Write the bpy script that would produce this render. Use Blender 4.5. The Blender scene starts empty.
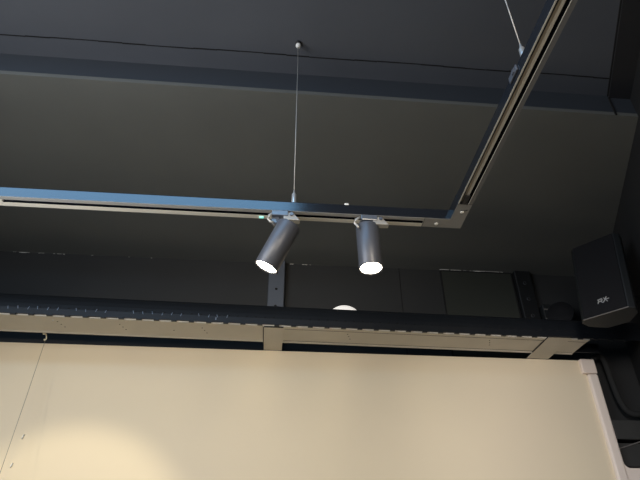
import bpy, bmesh, math, random
from mathutils import Vector, Matrix
random.seed(4)
EYE = 1.6                      # eye height above the floor; heights below are given from the eye
C = bpy.context.scene.collection
sc = bpy.context.scene
V = Vector

# ------------------------------------------------------------------ materials
def mat(name, col, rough=.6, metal=0., spec=.5, bump=0., bscale=200., var=0., vscale=3., col2=None, coat=0.):
    m = bpy.data.materials.new(name); m.use_nodes = True
    nt = m.node_tree; b = nt.nodes['Principled BSDF']
    b.inputs['Base Color'].default_value = (*col, 1)
    b.inputs['Roughness'].default_value = rough
    b.inputs['Metallic'].default_value = metal
    b.inputs['Specular IOR Level'].default_value = spec
    b.inputs['Coat Weight'].default_value = coat
    tc = nt.nodes.new('ShaderNodeTexCoord')
    if var > 0:
        n = nt.nodes.new('ShaderNodeTexNoise'); n.inputs['Scale'].default_value = vscale; n.inputs['Detail'].default_value = 4
        r = nt.nodes.new('ShaderNodeValToRGB')
        c2 = col2 or tuple(c * (1 - var) for c in col)
        r.color_ramp.elements[0].color = (*c2, 1); r.color_ramp.elements[0].position = .3
        r.color_ramp.elements[1].color = (*col, 1); r.color_ramp.elements[1].position = .7
        nt.links.new(tc.outputs['Object'], n.inputs['Vector'])
        nt.links.new(n.outputs['Fac'], r.inputs['Fac']); nt.links.new(r.outputs['Color'], b.inputs['Base Color'])
    if bump > 0:
        n = nt.nodes.new('ShaderNodeTexNoise'); n.inputs['Scale'].default_value = bscale; n.inputs['Detail'].default_value = 3
        bp = nt.nodes.new('ShaderNodeBump'); bp.inputs['Strength'].default_value = bump; bp.inputs['Distance'].default_value = .002
        nt.links.new(tc.outputs['Object'], n.inputs['Vector'])
        nt.links.new(n.outputs['Fac'], bp.inputs['Height']); nt.links.new(bp.outputs['Normal'], b.inputs['Normal'])
    return m
def glow(name, col, s):
    m = bpy.data.materials.new(name); m.use_nodes = True; b = m.node_tree.nodes['Principled BSDF']
    b.inputs['Base Color'].default_value = (.8, .8, .8, 1)
    b.inputs['Emission Color'].default_value = (*col, 1); b.inputs['Emission Strength'].default_value = s
    return m
M = dict(
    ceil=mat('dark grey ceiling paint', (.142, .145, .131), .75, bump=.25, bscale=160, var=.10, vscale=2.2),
    ceil2=mat('dark upper ceiling paint', (.094, .101, .116), .75, bump=.25, bscale=160, var=.12, vscale=2.2),
    board=mat('dark paint on the side board', (.020, .020, .022), .75, bump=.25, bscale=160),
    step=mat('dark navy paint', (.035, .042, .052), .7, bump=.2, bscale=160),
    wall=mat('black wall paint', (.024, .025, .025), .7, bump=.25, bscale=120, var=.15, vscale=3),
    olive=mat('olive black board', (.026, .029, .023), .65, bump=.2, bscale=120),
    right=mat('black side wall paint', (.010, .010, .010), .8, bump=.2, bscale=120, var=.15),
    seam=mat('dark joint', (.006, .006, .006), .9),
    chip=mat('chipped white paint', (.62, .60, .55), .8),
    floor=mat('warm wooden floor', (.14, .11, .08), .5, var=.3, vscale=5),
    white=mat('warm white wall paint', (.80, .69, .495), .55, spec=.3, bump=.15, bscale=60, var=.05, vscale=1.3, col2=(.77, .66, .485)),
    post=mat('pale pink white painted timber', (.84, .73, .63), .35, spec=.4),
    plain=mat('pale room wall', (.30, .29, .27), .8),
    track=mat('satin black lacquered aluminium', (.011, .013, .017), .15, metal=0., spec=.9, bump=.03, bscale=500),
    trackb=mat('dull grey aluminium lip', (.36, .35, .33), .5, metal=.2),
    lipd=mat('dull dark aluminium lip', (.17, .168, .16), .5, metal=.2),
    plate=mat('dull corner plate', (.27, .265, .25), .5, metal=.2),
    tan=mat('tan strip', (.34, .29, .21), .5),
    slot=mat('black slot', (.01, .01, .011), .6),
    cond=mat('pale conductor strip', (.62, .58, .49), .4),
    tube=mat('dark grey powder coat', (.095, .10, .115), .38, metal=.2, bump=.1, bscale=700),
    adapt=mat('satin grey plastic', (.10, .115, .14), .2, spec=.9),
    clip=mat('bright clip metal', (.42, .41, .38), .35, metal=.3),
    cable=mat('thin steel cable', (.42, .40, .36), .4, metal=.3),
    grip=mat('nickel gripper', (.55, .55, .54), .3, metal=.6),
    ball=mat('white ball cap', (.85, .84, .78), .4),
    reflector=mat('bright reflector', (.8, .8, .78), .15, metal=1),
    lens=glow('warm white lamp face', (1, .88, .70), 26),
    led=glow('cyan indicator', (.08, .75, .6), 1.0),
    railb=mat('black painted steel angle', (.010, .012, .015), .45, spec=.4, bump=.1, bscale=300, var=.2, vscale=8),
    stud=mat('galvanised steel stud', (.60, .56, .48), .55, metal=.15, var=.08, vscale=6),
    postm=mat('grey painted slotted steel', (.11, .125, .15), .5, metal=.2),
    postk=mat('black painted slotted steel', (.012, .013, .014), .5, metal=.2),
    hole=mat('hole', (.008, .008, .008), .9),
    rivet=mat('bare steel hole edge', (.20, .21, .24), .35, metal=.5),
    spk=mat('black speaker cabinet', (.009, .011, .012), .55, bump=.3, bscale=300),
    grille=mat('black speaker grille', (.0055, .0055, .0065), .75, spec=.25, bump=.6, bscale=600),
    silver=mat('silver badge', (.42, .42, .41), .35, metal=.2),
    edge=mat('plain grey edge', (.14, .13, .12), .5),
    dome=mat('opal white lamp cover', (.85, .85, .82), .35),
    hose=mat('black hose', (.022, .022, .021), .85, spec=.2),
    duct=mat('dark grey duct', (.040, .040, .037), .6, var=.2, vscale=8),
    strg=mat('thin grey cord', (.20, .18, .15), .6),
    brass=mat('pale brass hook', (.75, .68, .50), .3, metal=.4),
)
g = glow('lit opal cover', (1, .95, .86), .62); M['domelit'] = g

# ------------------------------------------------------------------ mesh helpers
class MB:
    def __init__(s): s.bm = bmesh.new()
    def _add(s, vs, fs):
        v = [s.bm.verts.new(p) for p in vs]
        for f in fs:
            try: s.bm.faces.new([v[i] for i in f])
            except ValueError: pass
    def box(s, x0, x1, y0, y1, z0, z1, m=None, bevel=0):
        t = bmesh.new(); bmesh.ops.create_cube(t, size=1)
        for v in t.verts: v.co = V((x0 + (v.co.x + .5) * (x1 - x0), y0 + (v.co.y + .5) * (y1 - y0), z0 + (v.co.z + .5) * (z1 - z0)))
        if bevel: bmesh.ops.bevel(t, geom=t.edges[:], offset=bevel, segments=2, affect='EDGES', profile=.5)
        s.merge(t, m); return s
    def merge(s, t, m=None):
        if m is not None: bmesh.ops.transform(t, matrix=m, verts=t.verts[:])
        mp = {v: s.bm.verts.new(v.co) for v in t.verts}
        for f in t.faces:
            try: nf = s.bm.faces.new([mp[v] for v in f.verts]); nf.smooth = f.smooth
            except ValueError: pass
        t.free()
    def prism(s, pts, d, m=None, bevel=0):
        """pts: 3-D polygon, extruded by the vector d"""
        t = bmesh.new(); vs = [t.verts.new(p) for p in pts]; f = t.faces.new(vs)
        r = bmesh.ops.extrude_face_region(t, geom=[f])
        bmesh.ops.translate(t, vec=V(d), verts=[e for e in r['geom'] if isinstance(e, bmesh.types.BMVert)])
        bmesh.ops.recalc_face_normals(t, faces=t.faces[:])
        if bevel: bmesh.ops.bevel(t, geom=t.edges[:], offset=bevel, segments=2, affect='EDGES', profile=.5)
        s.merge(t, m); return s
    def lathe(s, prof, base, axis, n=40, smooth=True, capa=True, capb=True):
        """prof: (distance along axis, radius)"""
        axis = V(axis).normalized(); u = axis.orthogonal().normalized(); w = axis.cross(u)
        t = bmesh.new(); rings = []
        for a, r in prof:
            rings.append([t.verts.new(V(base) + axis * a + (u * math.cos(2 * math.pi * k / n) + w * math.sin(2 * math.pi * k / n)) * r) for k in range(n)])
        for A, B in zip(rings, rings[1:]):
            for k in range(n): t.faces.new([A[k], A[(k + 1) % n], B[(k + 1) % n], B[k]]).smooth = smooth
        if capa: t.faces.new(rings[0][::-1])
        if capb: t.faces.new(rings[-1])
        bmesh.ops.recalc_face_normals(t, faces=t.faces[:])
        s.merge(t); return s
    def tube(s, pts, r, n=12):
        pts = [V(p) for p in pts]; t = bmesh.new(); rings = []
        up = V((.31, .2, .93)).normalized()
        for i, p in enumerate(pts):
            d = (pts[min(i + 1, len(pts) - 1)] - pts[max(i - 1, 0)]).normalized()
            u = d.cross(up).normalized(); w = d.cross(u)
            rings.append([t.verts.new(p + (u * math.cos(2 * math.pi * k / n) + w * math.sin(2 * math.pi * k / n)) * r) for k in range(n)])
        for A, B in zip(rings, rings[1:]):
            for k in range(n): t.faces.new([A[k], A[(k + 1) % n], B[(k + 1) % n], B[k]]).smooth = True
        t.faces.new(rings[0][::-1]); t.faces.new(rings[-1])
        bmesh.ops.recalc_face_normals(t, faces=t.faces[:])
        s.merge(t); return s
    def build(s, name, m, parent=None):
        me = bpy.data.meshes.new(name)
        org = V((0, 0, 0))
        if parent is not None: org = wloc(parent)
        else:
            cs = [v.co for v in s.bm.verts]
            org = V(((min(c.x for c in cs) + max(c.x for c in cs)) / 2, (min(c.y for c in cs) + max(c.y for c in cs)) / 2, min(c.z for c in cs) + EYE))
        bmesh.ops.translate(s.bm, vec=V((0, 0, EYE)) - org, verts=s.bm.verts[:])
        s.bm.to_mesh(me); s.bm.free(); me.materials.append(M[m])
        o = bpy.data.objects.new(name, me); C.objects.link(o)
        if parent is not None: o.parent = parent
        else: o.location = org
        return o
def wloc(o):
    l = V(o.location)
    while o.parent: o = o.parent; l += o.location
    return l
def thing(name, loc, label, cat, group=None):
    o = bpy.data.objects.new(name, None); C.objects.link(o)
    o.empty_display_size = .1; o.location = V(loc) + V((0, 0, EYE))
    return tag(o, label, cat, group)
def tag(o, label, cat, group=None):
    o['label'] = label; o['category'] = cat
    if group: o['group'] = group
    return o
def struct(o): o['kind'] = 'structure'; return o

# ------------------------------------------------------------------ heights and lines of the room
HL, HU = 1.90, 2.03            # soffit and upper ceiling
YS, YW = 1.645, 3.06           # soffit edge, far wall
wd = V((.366, .887)).normalized()            # the right wall runs at an angle
def rw(y): return 1.631 + (y - 1.652) * .366 / .887
XL, YB = -2.6, -4.0

# floor, ceilings, walls
struct(MB().prism([(XL, YB, -1.6), (rw(YB) + 2.0, YB, -1.6), (rw(YW + .2), YW + .2, -1.6), (XL, YW + .2, -1.6)], (0, 0, -.1)).build('floor', 'floor'))
RX = 2.6
c = MB().prism([(XL, YS, HL), (rw(YS), YS, HL), (rw(YW), YW, HL), (XL, YW, HL)], (0, 0, .02)).build('ceiling', 'ceil'); struct(c)
# the step up to the upper ceiling
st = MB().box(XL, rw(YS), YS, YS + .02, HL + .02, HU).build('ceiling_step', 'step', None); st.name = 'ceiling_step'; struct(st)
up = MB().prism([(XL, YB, HU), (rw(-.6), YB, HU), (rw(-.6), -.6, HU), (rw(YS), YS + .02, HU), (XL, YS + .02, HU)], (0, 0, .05)).build('ceiling_upper', 'ceil2'); struct(up)
# joint lines in the upper ceiling
j = MB(); pts = [(XL + .02, 1.545)] + [(x / 10, 1.545 + .0025 * math.sin(x * .9)) for x in range(-25, 15)] + [(1.50, 1.547)]
for a, b in zip(pts, pts[1:]): j.box(a[0], b[0], min(a[1], b[1]) - .0018, max(a[1], b[1]) + .0018, HU - .0012, HU)
struct(j.build('trim_1', 'seam'))
# flat board along the right wall under the upper ceiling
def along(y, off): return V((rw(y) - off, y))
b = MB(); b.prism([(rw(-.6) - .125, -.6, HU), (rw(-.6), -.6, HU), (rw(YS), YS, HU), (rw(YS) - .105, YS, HU)], (0, 0, -.012))
struct(b.build('trim_2', 'board'))
b = MB(); b.box(rw(YS) - .112, rw(YS) - .104, YS - .004, YS, HL, HU - .012)
b.prism([(rw(-.6) - .132, -.6, HU), (rw(-.6) - .125, -.6, HU), (rw(YS) - .105, YS, HU), (rw(YS) - .112, YS, HU)], (0, 0, -.004))
struct(b.build('trim_3', 'seam'))
# walls
struct(MB().box(XL, rw(YW) + .1, YW, YW + .1, -1.6, HU + .05).build('wall_back', 'wall'))
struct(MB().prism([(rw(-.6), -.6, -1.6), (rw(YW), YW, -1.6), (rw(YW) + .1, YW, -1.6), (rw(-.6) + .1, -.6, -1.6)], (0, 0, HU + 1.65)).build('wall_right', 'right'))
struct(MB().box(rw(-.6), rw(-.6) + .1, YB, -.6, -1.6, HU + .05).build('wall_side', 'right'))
struct(MB().box(XL - .1, rw(-.6), YB - .1, YB, -1.6, HU + .05).build('wall_front', 'plain'))
# left wall with a window opening (beside and behind the camera)
wl = MB(); wy0, wy1, wz0, wz1 = -2.0, .5, .1, 1.6
wl.box(XL - .1, XL, YB, wy0, -1.6, HU + .05).box(XL - .1, XL, wy1, YW, -1.6, HU + .05)
wl.box(XL - .1, XL, wy0, wy1, -1.6, wz0).box(XL - .1, XL, wy0, wy1, wz1, HU + .05)
struct(wl.build('wall_left', 'plain'))
wf = MB()
for y in (wy0, (wy0 + wy1) / 2 - .02, wy1 - .05): wf.box(XL - .08, XL - .02, y, y + .05, wz0, wz1)
wf.box(XL - .08, XL - .02, wy0, wy1, wz0, wz0 + .05).box(XL - .08, XL - .02, wy0, wy1, wz1 - .05, wz1)
struct(wf.build('window_1', 'trackb'))

# board joints of the far wall and the olive board, above the rail
b = MB()
for x, w in ((.803, .004),): b.box(x, x + w, YW - .002, YW, 1.2, HL)
struct(b.build('trim_4', 'seam'))
b = MB().box(1.085, 1.555, YW - .012, YW, 1.30, HL - .012); struct(b.build('trim_5', 'olive'))
b = MB().box(1.078, 1.085, YW - .014, YW, 1.30, HL - .004).box(1.555, 1.562, YW - .014, YW, 1.3, HL - .004).box(1.085, 1.555, YW - .014, YW, HL - .012, HL - .004)
struct(b.build('trim_6', 'seam'))
# chipped white paint along the far ceiling corner
b = MB()
for x0, x1, t in ((-1.645, -1.625, .003), (-1.607, -1.545, .005), (-1.49, -1.455, .0045), (-1.40, -1.39, .003), (-1.377, -1.35, .003), (-1.342, -1.33, .004),
                  (-1.17, -1.155, .003), (-.94, -.93, .003), (-.80, -.79, .003), (.088, .112, .003), (.166, .20, .004), (.215, .225, .002),
                  (1.075, 1.14, .005), (1.15, 1.22, .004), (1.235, 1.255, .003), (1.28, 1.29, .003), (1.30, 1.385, .005), (1.39, 1.48, .003), (1.487, 1.505, .005), (1.58, 1.60, .004)):
    n = max(2, int((x1 - x0) / .008)); yy = YW - (.016 if 1.05 < x0 < 1.56 else .001)
    top = [(x0 + (x1 - x0) * i / n, yy, HL - .0005) for i in range(n + 1)]
    bot = [(x0 + (x1 - x0) * i / n, yy, HL - .0005 - t * random.uniform(.35, 1.)) for i in range(n, -1, -1)]
    b.prism(top + bot, (0, .003, 0))
struct(b.build('trim_7', 'chip'))

# ------------------------------------------------------------------ white display wall
YP, ZP = 2.95, 1.249
X1, X2 = 1.828, 1.886
dw = thing('display_wall', (0, YP + .03, -1.6), 'large warm white display wall filling the lower picture, with a plain post at its end', 'display wall')
MB().box(XL, X1, YP, YP + .05, -1.6, ZP).build('panel', 'white', dw)
ep = MB().box(X1, X2, YP - .022, YP + .05, -1.6, ZP - .087, bevel=.010).build('edge_post', 'post', dw)
MB().box(X1 - .028, X2 + .001, YP - .024, YP + .05, ZP - .085, ZP + .002, bevel=.006).build('post_cap', 'post', dw)['label'] = 'short separate block on top of the end post'
lp = []
r = .03; zl = .647
for k in range(7):
    a = math.pi + k * math.pi / 12
    lp.append((X2 + r + r * math.cos(a), YP - .015, zl + r + r * math.sin(a)))
poly = [(X2 - .001, YP - .015, -1.6), (X2 - .001, YP - .015, zl + r)] + lp + [(2.2, YP - .015, zl), (2.2, YP - .015, -1.6)]
MB().prism(poly, (0, .05, 0)).build('low_panel', 'post', dw)['label'] = 'lower pale panel beyond the post with a rounded inner corner'

# ------------------------------------------------------------------ rail above the display wall
rl = thing('steel_rail', (0, 2.73, 1.257), 'long dark steel rail with pale flat underside above the white display wall', 'rail')
ang = math.atan2(.063, 3.08)
RM = Matrix.Translation(V((0, 2.63, 0))) @ Matrix.Rotation(ang, 4, 'Z')
ZR, ZT, XR = 1.257, 1.385, 1.735
# front angle: upright leg with a rounded top shoulder
prof = [(0, ZR + .003), (-.001, ZR + .035), (.002, ZR + .060), (.008, ZR + .085), (.018, ZR + .108), (.032, ZR + .124), (.05, ZT + .004), (.08, ZT + .004), (.08, ZT - .004), (.05, ZT - .004), (.028, ZR + .100), (.014, ZR + .075), (.008, ZR + .04), (.008, ZR + .003)]
fa = MB().prism([(-2.58, y, z) for y, z in prof], (2.58 + 2.08, 0, 0), RM)
x = -2.5335
while x < 2.0:                                                     # row of small tabs hanging over the pale flange
    fa.box(x, x + .026, -.002, .010, ZR - .0035, ZR + .004, RM); x += .0875
fa = fa.build('front_angle', 'railb', rl); fa['label'] = 'black painted upright face'
x = -1.42
while x < -.20:
    z = 1.292 + random.uniform(-.003, .003)
    if random.random() < .88:
        s = random.choice((-1, 1)) * .0045
        hb = MB(); hb.prism([(x, -.0012, z - .008), (x + .0035, -.0012, z - .009), (x + .003 + s, -.0012, z + .008), (x + s, -.0012, z + .007)], (0, .0014, 0), RM); hb.build('punched_tab', 'rivet', rl)
    x += .047
hb = MB().box(-.301, -.295, -.0012, .0002, 1.270, 1.284, RM)
hb.build('punched_tab', 'rivet', rl)
x = -1.18
while x < 1.9: MB().box(x, x + .012, -.0008, .0002, 1.286, 1.300, RM).build('slot_hole', 'hole', rl); x += .047
# pale flat stud under the rail, lips front and back
sp = [(0.010, ZR - .003), (.010, ZR + .004), (.215, ZR + .004), (.215, ZR - .003), (.205, ZR - .003), (.203, ZR), (.042, ZR), (.040, ZR - .002), (.030, ZR - .003)]
ss = MB()
ss.prism([(-2.58, y, z) for y, z in sp], (2.58 + XR, 0, 0), RM)
ss = ss.build('stud_flange', 'stud', rl); ss['label'] = 'pale galvanised flat underside'
def dot(x, y, r=.0035): MB().lathe([(0, r), (.0012, r)], RM @ V((x, y, ZR - .0008)), (0, 0, 1), 10, False).build('screw_hole', 'hole', rl)
for x0 in (-1.10, -.79, -.37, .40, 1.19, -1.9):
    for k in range(3): dot(x0 + .018 * k * .6, .075 + .03 * k)
for k in (0,): dot(-.52, .12)
MB().lathe([(0, .007), (.003, .006), (.004, .002)], RM @ V((-1.118, .062, ZR)), (0, 0, -1), 14).build('screw', 'chip', rl)
ln = MB().box(.06, XR - .01, .044, .047, ZR - .0006, ZR + .001, RM).box(.06, XR - .01, .190, .192, ZR - .0006, ZR + .001, RM)
ln.build('fold_line', 'hole', rl)
def arm(x0, x1, ye):
    y0 = 2.652
    MB().prism([(x0, y0, ZR - .006), (x1, y0, ZR - .006), (x1, ye, ZR - .006), (x0, ye, ZR - .006)], (0, 0, .0035)).build('cross_arm', 'stud', rl)
    s = MB().box(x0 - .004, x0 - .0005, y0, 2.86, ZR - .0065, ZR - .001)
    s.box(x0 + .0, x1, y0 - .010, y0 - .001, ZR - .0065, ZR - .001)
    s.build('arm_shadow_gap', 'hole', rl)
arm(-.049, .053, 2.948)
arm(1.488, 1.618, 2.948)
# web closing the back of the stud run
MB().box(-2.58, 1.9, .19, .196, ZR + .004, ZR + .06, RM).build('back_web', 'railb', rl)

# slotted uprights between rail and ceiling
def upright(x, w, m, label):
    t = thing('slotted_upright', (x + w / 2, YW - .03, 1.262), label, 'bracket', 'slotted uprights above the rail')
    b = MB().prism([(x, YW - .001, 0), (x, YW - .04, 0), (x + .004, YW - .044, 0), (x + w - .004, YW - .044, 0), (x + w, YW - .04, 0), (x + w, YW - .001, 0),
                    (x + w - .004, YW - .001, 0), (x + w - .004, YW - .038, 0), (x + .004, YW - .038, 0), (x + .004, YW - .001, 0)], (0, 0, 1.895 - 1.262), Matrix.Translation((0, 0, 1.262)))
    b.build('channel', m, t)
    z = 1.45
    while z < 1.88:
        o = MB().lathe([(0, .0085), (.0012, .0085)], (x + w * .5, YW - .0435, z), (0, -1, 0), 16, False).build('bolt_hole', 'hole', t)
        MB().lathe([(0, .011), (.0008, .0105), (.0008, .0095)], (x + w * .5, YW - .0438, z), (0, -1, 0), 16, False, False, False).build('hole_rim', 'rivet', o); z += .118
upright(-.044, .10, 'postm', 'grey slotted steel upright behind the left spotlight, between rail and ceiling')
upright(1.572, .105, 'postk', 'black slotted steel upright near the loudspeaker, between rail and ceiling')

# round lit lamp behind the rail
t = thing('wall_lamp', (.432, YW, 1.54), 'round white lamp peeping over the dark rail below the right spotlight', 'lamp')
MB().lathe([(0, .112), (.02, .112), (.024, .108)], (.432, YW - .0005, 1.488), (0, -1, 0), 48).build('base_ring', 'dome', t)
MB().lathe([(0, .110), (.012, .106), (.022, .085), (.028, .045), (.030, .002)], (.432, YW - .024, 1.488), (0, -1, 0), 48).build('lamp_cover', 'domelit', t)

# ------------------------------------------------------------------ lighting track, an L in view, a rectangle in all
ZB, ZTk = 1.109, 1.147
tr = thing('lighting_track', (.6, 1.48, ZB), 'grey aluminium lighting track hung on cables, turning a square corner', 'lighting track')
def section(lip, slot, oth):    # width 50 mm: lip | slot | other lip; u from the inner side
    return [(0, ZB), (0, ZTk - .003), (.0015, ZTk), (.0485, ZTk), (.05, ZTk - .003), (.05, ZB), (.05 - oth, ZB), (.05 - oth, ZTk - .008), (lip, ZTk - .008), (lip, ZB)]
# long run, inner side y=1.455
b = MB(); S = section(.017, .014, .019)
b.prism([(-2.5, 1.455 + u, z) for u, z in S], (2.5 + .488, 0, 0))
b.build('track_profile', 'track', tr)
b = MB().box(.488, .577, 1.455, 1.505, ZB, ZTk); b.box(.5765, .627, 1.37, 1.505, ZB, ZTk, bevel=.0012)
b.build('corner_piece', 'track', tr)
# right run, inner side x=.577
S2 = [(0, ZB), (0, ZTk - .003), (.0015, ZTk), (.0485, ZTk), (.05, ZTk - .003), (.05, ZB), (.037, ZB), (.037, ZTk - .008), (.006, ZTk - .008), (.006, ZB)]
b = MB().prism([(.577 + u, -.9, z) for u, z in S2], (0, 2.27, 0)); b.build('track_profile', 'track', tr)
# lips / inserts
b = MB().box(-2.5, .488, 1.4555, 1.4715, ZB - .001, ZB - .0001); b.build('front_lip', 'trackb', tr)
b = MB().box(-2.5, .488, 1.4865, 1.5045, ZB - .001, ZB - .0001); b.build('rear_lip', 'cond', tr)
b = MB().prism([(.488, 1.4556, ZB), (.578, 1.4556, ZB), (.578, 1.372, ZB), (.626, 1.372, ZB), (.626, 1.5045, ZB), (.488, 1.5045, ZB)], (0, 0, -.001)); b.build('corner_plate', 'plate', tr)
b = MB().box(-2.5, .488, 1.4722, 1.486, ZTk - .012, ZTk - .0075); b.build('slot_lining', 'slot', tr)
b = MB().box(.5835, .588, -.9, 1.37, ZB + .004, ZTk - .010); b.box(.604, .6135, -.9, 1.37, ZTk - .014, ZTk - .008); b.build('slot_lining', 'slot', tr)
b = MB().box(.5885, .5955, -.9, 1.368, ZB + .006, ZB + .010); b.build('conductor_strip', 'tan', tr)
b = MB().box(.5956, .6035, -.9, 1.368, ZB + .004, ZB + .008); b.build('conductor_strip', 'cond', tr)  # paler strip paints in the bright highlight band along the conductor
b = MB().box(.6135, .6265, -.9, 1.371, ZB - .001, ZB - .0001); b.build('outer_lip', 'lipd', tr)
b = MB().box(.5775, .5815, -.9, 1.37, ZB - .001, ZB - .0001); b.build('inner_lip', 'cond', tr)
b = MB().box(.6125, .6135, -.9, 1.37, ZB - .0016, ZB + .0005); b.build('lip_edge', 'cond', tr)
b = MB().box(.590, .606, 1.330, 1.371, ZB - .0012, ZB + .004); b.build('end_socket', 'slot', tr)
b = MB().box(.490, .491, 1.456, 1.504, ZB - .0016, ZB - .0008).build('joint', 'slot', tr); b = MB().box(.578, .626, 1.3705, 1.3718, ZB - .0016, ZB - .0008); b.build('joint', 'slot', tr)
for q in ((.536, 1.484), (.604, 1.412)):
    s = MB().lathe([(0, .0062), (.0022, .0062), (.003, .0045)], (*q, ZB - .001), (0, 0, -1), 20).build('screw', 'ball', tr)
s = MB()
for k in range(24):
    a = math.pi * .2 + k * .07
    s.box(.607 + .014 * math.cos(a) - .0012, .607 + .014 * math.cos(a) + .0012, 1.394 + .012 * math.sin(a) - .0012, 1.394 + .012 * math.sin(a) + .0012, ZB - .0014, ZB - .0008)
s.build('knockout_ring', 'slot', tr)
b = MB().box(-1.30, -.884, 1.4725, 1.4865, ZB - .0015, ZB + .006); b.build('feed_cover', 'cond', tr)
# clips
b = MB().box(.219, .233, 1.457, 1.468, ZTk, ZTk + .008, bevel=.0015); b.build('top_clip', 'ball', tr)
b = MB().box(.572, .5765, .85, .895, ZTk - .022, ZTk - .002, bevel=.001).box(.569, .573, .86, .872, ZTk - .018, ZTk - .006); b.build('side_clip', 'tube', tr)
b = MB().box(-.065, -.050, 1.4905, 1.500, ZB - .004, ZB - .001, bevel=.001); b.build('indicator', 'led', tr)['label'] = 'tiny cyan indicator beside the left spotlight'

# ------------------------------------------------------------------ suspension cables
def cable(x, y, label, z0, mcap='ball'):
    t = thing('suspension_cable', (x, y, ZTk), label, 'cable', 'cables holding up the track')
    MB().lathe([(0, .0017), (HU - .012 - z0 - .04, .0017)], (x, y, z0 + .04), (0, 0, 1), 10).build('wire', 'cable', t)
    MB().lathe([(0, .0075), (.006, .0085), (.050, .0082), (.060, .0032), (.070, .0028)], (x, y, z0), (0, 0, 1), 20).build('gripper', 'grip', t)
    MB().lathe([(0, .013), (.006, .013), (.007, .010)], (x, y, HU - .0003), (0, 0, -1), 28).build('ceiling_plate', 'slot', t)
    pr = [(.0118 * (1 - math.cos(a)), max(.0118 * math.sin(a), .0002)) for a in [math.pi * k / 12 for k in range(13)]]
    MB().lathe(pr, (x, y, HU - .006), (0, 0, -1), 24, True, False, False).build('ball_cap', mcap, t)
    MB().tube([(x + .002, y - .004, z0 + .004), (x + .009, y - .008, z0 + .004), (x + .014, y - .010, z0 - .0005)], .0018, 8).build('wire_end', 'clip', t)
    return t
cable(.049, 1.48, 'thin suspension cable with white ball cap, beside the left spotlight', ZTk)
cable(.598, .842, 'thin suspension cable holding the short side arm of the track', ZTk)

# ------------------------------------------------------------------ spotlights
def spotlight(x, top, end, label, lever):
    """x: adapter centre on the track; top/end: axis points of the cylinder"""
    t = thing('track_spotlight', (x, 1.48, ZB), label, 'spotlight', 'spotlights on the track')
    top, end = V(top), V(end); ax = (end - top).normalized(); L = (end - top).length; R = .0385
    MB().box(x - .027, x + .027, 1.453, 1.500, ZB - .021, ZB - .0015, bevel=.002).build('adapter', 'adapt', t)
    b = MB().prism([(x + .012, 1.455, ZB - .019), (x + .030, 1.455, ZB - .006), (x + .044, 1.456, ZB - .008), (x + .066, 1.458, ZB - .034), (x + .012, 1.456, ZB - .036)], (0, .022, 0), None, .0015)
    b.build('lever_plate', 'clip', t)
    MB().lathe([(0, .006), (.004, .006)], (x + .038, 1.4555, ZB - .014), (0, -1, 0), 16).build('lever_pin', 'adapt', t)
    q = [(-.026, 0, -.012), (-.035, -.002, -.022), (-.038, -.003, -.036), (-.031, -.004, -.048), (-.020, -.005, -.052)] if lever else \
        [(-.030, 0, -.010), (-.046, -.002, -.022), (-.050, -.003, -.036), (-.042, -.004, -.048), (-.038, -.005, -.058)]
    MB().tube([(x + a, 1.458 + b_, ZB + c_) for a, b_, c_ in q], .0042, 10).build('lever_loop', 'clip', t)
    # neck and knuckle between adapter and cylinder
    kn = V((x - .014, 1.478, ZB - .026))
    b = MB().lathe([(0, .013), (.014, .013)], (x - .012, 1.478, ZB - .015), (0, 0, -1), 24)
    b.lathe([(-.013, .013), (.013, .013)], kn + V((0, 0, -.004)), (0, 1, 0), 24)
    b.tube([kn, kn.lerp(top + ax * .012, .6), top + ax * .012], .011, 14)
    b.build('swivel', 'adapt', t)
    # cylinder with open mouth
    prof = [(0, R - .004), (.002, R - .001), (.005, R), (L - .001, R), (L, R - .001), (L, R - .003), (L - .012, R - .0035), (L - .014, .004)]
    tb = MB().lathe(prof, top, ax, 56).build('tube', 'tube', t)
    MB().lathe([(L - .0135, .0335), (L - .004, .0348)], top, ax, 48, True, False, False).build('reflector_ring', 'reflector', t)
    MB().lathe([(L - .0130, .0335), (L - .0085, .030), (L - .006, .016), (L - .0055, .001)], top, ax, 48, True, False, True).build('lamp_lens', 'lens', t)
    ld = bpy.data.lights.new('spot', 'SPOT'); ld.energy = 26; ld.color = (1, .83, .62); ld.shadow_soft_size = .03
    ld.spot_size = math.radians(75); ld.spot_blend = .7
    lo = bpy.data.objects.new('lamp_light', ld); C.objects.link(lo)
    lo.location = end + ax * .02 + V((0, 0, EYE)); lo.rotation_euler = (-ax).to_track_quat('Z', 'Y').to_euler()
    return t
spotlight(.004, (.036, 1.457, 1.052), (-.032, 1.480, .902), 'left cylindrical track spotlight, tilted sideways with a glowing end', True)
spotlight(.300, (.297, 1.486, 1.080), (.300, 1.480, .914), 'right cylindrical track spotlight, pointing straight down and shining brightly', False)

# ------------------------------------------------------------------ loudspeaker
sx, sy, sz, yw, ti, ro, w, h = 1.642, 2.30, 1.439, -.95, -.15, .059, .222, .453
SM = Matrix.Translation((sx, sy, sz)) @ Matrix.Rotation(yw, 4, 'Z') @ Matrix.Rotation(ti, 4, 'X') @ Matrix.Rotation(ro, 4, 'Y')
sk = thing('loudspeaker', (sx + .08, sy + .06, sz - h / 2), 'black loudspeaker with a small silver badge, high in the right corner', 'loudspeaker')
pl = [(-w / 2, 0), (w / 2, 0), (w / 2 + .022, .022), (w / 2 + .012, .07), (.055, .13), (-.055, .13), (-w / 2 - .012, .07), (-w / 2 - .022, .022)]
MB().prism([(x, y, -h / 2) for x, y in pl], (0, 0, h), SM, .004).build('cabinet', 'spk', sk)
MB().box(-w / 2 + .004, w / 2 - .004, -.006, .001, -h / 2 + .006, h / 2 - .006, SM, bevel=.002).build('grille', 'grille', sk)
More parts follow.
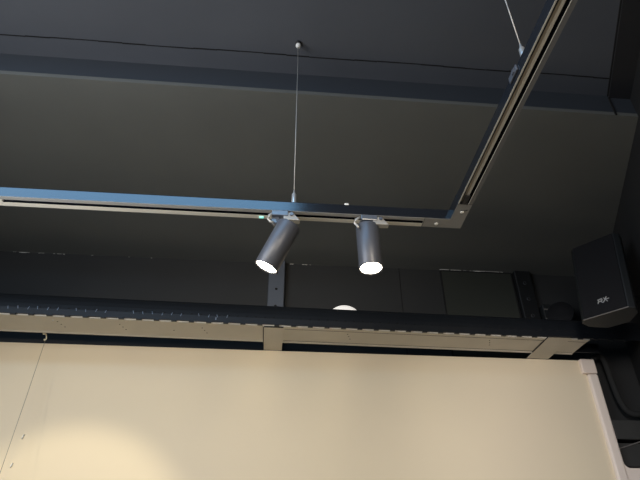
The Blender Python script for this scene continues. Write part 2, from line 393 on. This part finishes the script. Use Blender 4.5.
MB().box(-w / 2, w / 2, -.004, .001, -h / 2 - .001, -h / 2 + .003, SM).build('bottom_edge', 'edge', sk)['label'] = 'plain grey edge along the bottom'  # thin paler grey strip along the lower front edge
bd = MB()
bx, bz = .006, -h / 2 + .075
def stroke(x0, z0, x1, z1, t=.003):
    d = V((x1 - x0, 0, z1 - z0)); n = V((-d.z, 0, d.x)).normalized() * t
    p = [V((bx + x0, -.0085, bz + z0)), V((bx + x1, -.0085, bz + z1))]
    bd.prism([p[0] - n, p[1] - n, p[1] + n, p[0] + n], (0, .0026, 0), SM)
for s in ((-.030, -.013, -.022, .010), (-.030, .008, -.008, .010), (-.024, -.003, -.008, -.001), (-.008, .010, -.007, -.001), (-.014, -.002, -.006, -.014),
          (.000, .012, .018, -.014), (.016, .014, -.003, -.014), (.012, .000, .028, .001)): stroke(*s, .0018)
bd.build('badge', 'silver', sk)['label'] = 'small silver badge'
yk = MB().tube([SM @ V((0, .11, .0)), SM @ V((0, .16, .0)), V((rw(2.52) - .03, 2.52, 1.44)), V((rw(2.52) + .005, 2.52, 1.44))], .014, 12)
yk.build('wall_bracket', 'spk', sk)

# small black floodlight beside it, on the far wall
fl = thing('floodlight', (1.76, 2.96, 1.55), 'small dark round lamp head between the black upright and the loudspeaker', 'lamp')
ax = V((-.55, -.70, .10)).normalized()
pr = [(0, .004), (.004, .035), (.02, .06), (.05, .078), (.09, .082), (.10, .078)]
MB().lathe(pr, V((1.815, 3.00, 1.535)), ax, 36).build('head', 'spk', fl)
MB().lathe([(.098, .079), (.1, .077), (.101, .02)], V((1.815, 3.00, 1.535)), ax, 36).build('glass', 'grille', fl)
b = MB().box(1.69, 1.75, 2.99, YW, 1.50, 1.64, bevel=.006); b.tube([(1.73, 3.02, 1.57), (1.76, 3.0, 1.56), (1.80, 3.0, 1.56)], .012)
b.build('mount_box', 'spk', fl)
for q in ((1.694, 1.72, 1.598, 1.606), (1.694, 1.705, 1.535, 1.541), (1.715, 1.735, 1.535, 1.541)): MB().box(q[0], q[1], 2.987, 2.9905, q[2], q[3]).build('mount_glint', 'edge', fl)  # small grey blocks drawn in as glints on the mount box

# ------------------------------------------------------------------ dark things right of the display wall
hp = [(1.90, 2.98, 1.262), (1.945, 2.98, 1.29), (1.975, 2.98, 1.285), (1.985, 2.98, 1.25), (1.990, 2.98, 1.17), (1.995, 2.98, 1.09), (2.005, 2.98, 1.02), (2.03, 2.98, .965), (2.07, 2.975, .945), (2.11, 2.97, .95), (2.16, 2.96, .965)]
def smoothp(p, n=6):
    p = [V(a) for a in p]; o = []
    for i in range(len(p) - 1):
        a, b, c_, d = p[max(i - 1, 0)], p[i], p[i + 1], p[min(i + 2, len(p) - 1)]
        for k in range(n):
            t = k / n; o.append(.5 * ((2 * b) + (c_ - a) * t + (2 * a - 5 * b + 4 * c_ - d) * t * t + (3 * b - a - 3 * c_ + d) * t ** 3))
    return o + [p[-1]]
ho = MB().tube(smoothp(hp), .017, 14).build('hose', 'hose')
tag(ho, 'black bent hose hanging beyond the end of the white display wall', 'hose')
db = thing('duct_box', (2.1, 3.0, .70), 'dark grey boxy duct low beyond the end of the display wall', 'duct')
MB().box(1.90, 2.155, 2.95, YW, .80, .905, bevel=.004).build('upper_box', 'duct', db)
MB().box(1.895, 2.15, 2.97, YW, .662, .785, bevel=.004).build('lower_box', 'duct', db)
MB().prism([(1.895, 2.968, .748), (2.15, 2.968, .822), (2.15, 2.968, .828), (1.895, 2.968, .754)], (0, -.006, 0)).build('sloping_edge', 'edge', db)

# ------------------------------------------------------------------ hook and hanging cords on the display wall
HX = -1.217
hk = thing('wire_hook', (HX, 2.87, 1.23), 'small pale hook under the rail, at the top left of the display wall', 'hook')
MB().tube(smoothp([(HX, 2.845, 1.262), (HX, 2.862, 1.266), (HX + .001, 2.874, 1.262), (HX + .002, 2.880, 1.248), (HX - .004, 2.882, 1.238), (HX - .008, 2.878, 1.245)]), .0036, 8).build('shank', 'brass', hk)
MB().box(HX - .007, HX + .007, 2.840, 2.847, 1.2555, 1.275, bevel=.001).build('back_plate', 'brass', hk)
cd = MB().tube([(HX, 2.880, 1.238), (HX, 2.855, .92), (HX, 2.818, .55), (HX, 2.76, .0)], .0012, 6).build('hanging_cord', 'strg')
tag(cd, 'thin cord hanging down from the hook in front of the display wall', 'cord')
for (a, z) in ((-1.2135, .7495), (-1.228, .615)):
    o = MB().tube([(a, 2.949, z + .012), (a - .003, 2.946, z), (a - .005, 2.948, z - .010)], .0034, 8).build('staple', 'ball')  # white colour stands in for the glint of the staple
    tag(o, ('upper' if z > .7 else 'lower') + ' tiny staple on the display wall, painted white for its glint, beside the hanging cord', 'staple', 'staples on the display wall')

# ------------------------------------------------------------------ light
def spot(loc, to, e, col, size, blend, r=.03):
    ld = bpy.data.lights.new('spot', 'SPOT'); ld.energy = e; ld.color = col; ld.shadow_soft_size = r
    ld.spot_size = math.radians(size); ld.spot_blend = blend
    lo = bpy.data.objects.new('lamp_light', ld); C.objects.link(lo); lo.location = V(loc) + V((0, 0, EYE))
    lo.rotation_euler = (V(loc) - V(to)).to_track_quat('Z', 'Y').to_euler(); return lo
def area(loc, to, e, col, sx_, sy_):
    ld = bpy.data.lights.new('area', 'AREA'); ld.shape = 'RECTANGLE'; ld.size = sx_; ld.size_y = sy_; ld.energy = e; ld.color = col
    lo = bpy.data.objects.new('room_light', ld); C.objects.link(lo); lo.location = V(loc) + V((0, 0, EYE))
    lo.rotation_euler = (V(loc) - V(to)).to_track_quat('Z', 'Y').to_euler(); return lo
W = (1, .86, .68)
# spotlights of the same track further along, outside the picture, washing the display wall
spot((-2.3, 1.48, .9), (-1.15, 2.95, .72), 40, W, 58, 1., .03)
spot((-.9, -.6, .9), (-.25, 2.95, .86), 135, W, 46, 1., .32)
spot((.58, -.6, .9), (.65, 2.95, .86), 140, W, 46, 1., .32)
spot((.60, .3, .9), (1.7, 2.95, .62), 104, (1, .93, .90), 50, 1., .2)
spot((-.9, 1.48, .9), (-.93, 2.95, .20), 33, (1, .88, .62), 50, .5)     # the pool of light low on the left
ceil_fill = spot((-.9, 1.0, .45), (-.9, 1.0, 3), 30, (.92, .95, 1), 150, .9, .30)     # unseen uplight, added to brighten the ceiling towards the left
# cool ceiling panel above the camera, window daylight from the left
area((-1.38, .35, HU - .01), (-1.38, .35, -1), 36, (.28, .60, 1), 2.96, .8)
area((XL - .15, (wy0 + wy1) / 2, (wz0 + wz1) / 2), (0, 0, .85), 108, (.93, .95, 1), wy1 - wy0, wz1 - wz0)
w_ = bpy.data.worlds.new('world'); sc.world = w_; w_.use_nodes = True
w_.node_tree.nodes['Background'].inputs[0].default_value = (.6, .75, 1, 1); w_.node_tree.nodes['Background'].inputs[1].default_value = .5

# ------------------------------------------------------------------ camera
cd_ = bpy.data.cameras.new('camera'); cam = bpy.data.objects.new('camera', cd_); C.objects.link(cam); sc.camera = cam
cd_.sensor_width = 36; cd_.lens = 553.34 / 640 * 36; cd_.clip_start = .02
R = V((0.99595603, -0.08975114, -0.00403883)); U = V((-0.04729374, -0.56197353, 0.82580207)); F = V((0.07638639, 0.82227154, 0.56394559))
m = Matrix((R, U, -F)).transposed().to_4x4(); m.translation = V((0, 0, EYE)); cam.matrix_world = m
sc.view_settings.view_transform = 'Standard'; sc.view_settings.look = 'None'; sc.view_settings.exposure = 0; sc.view_settings.gamma = 1
sc.view_settings.use_curve_mapping = False
sc.cycles.use_denoising = True; sc.cycles.max_bounces = 8
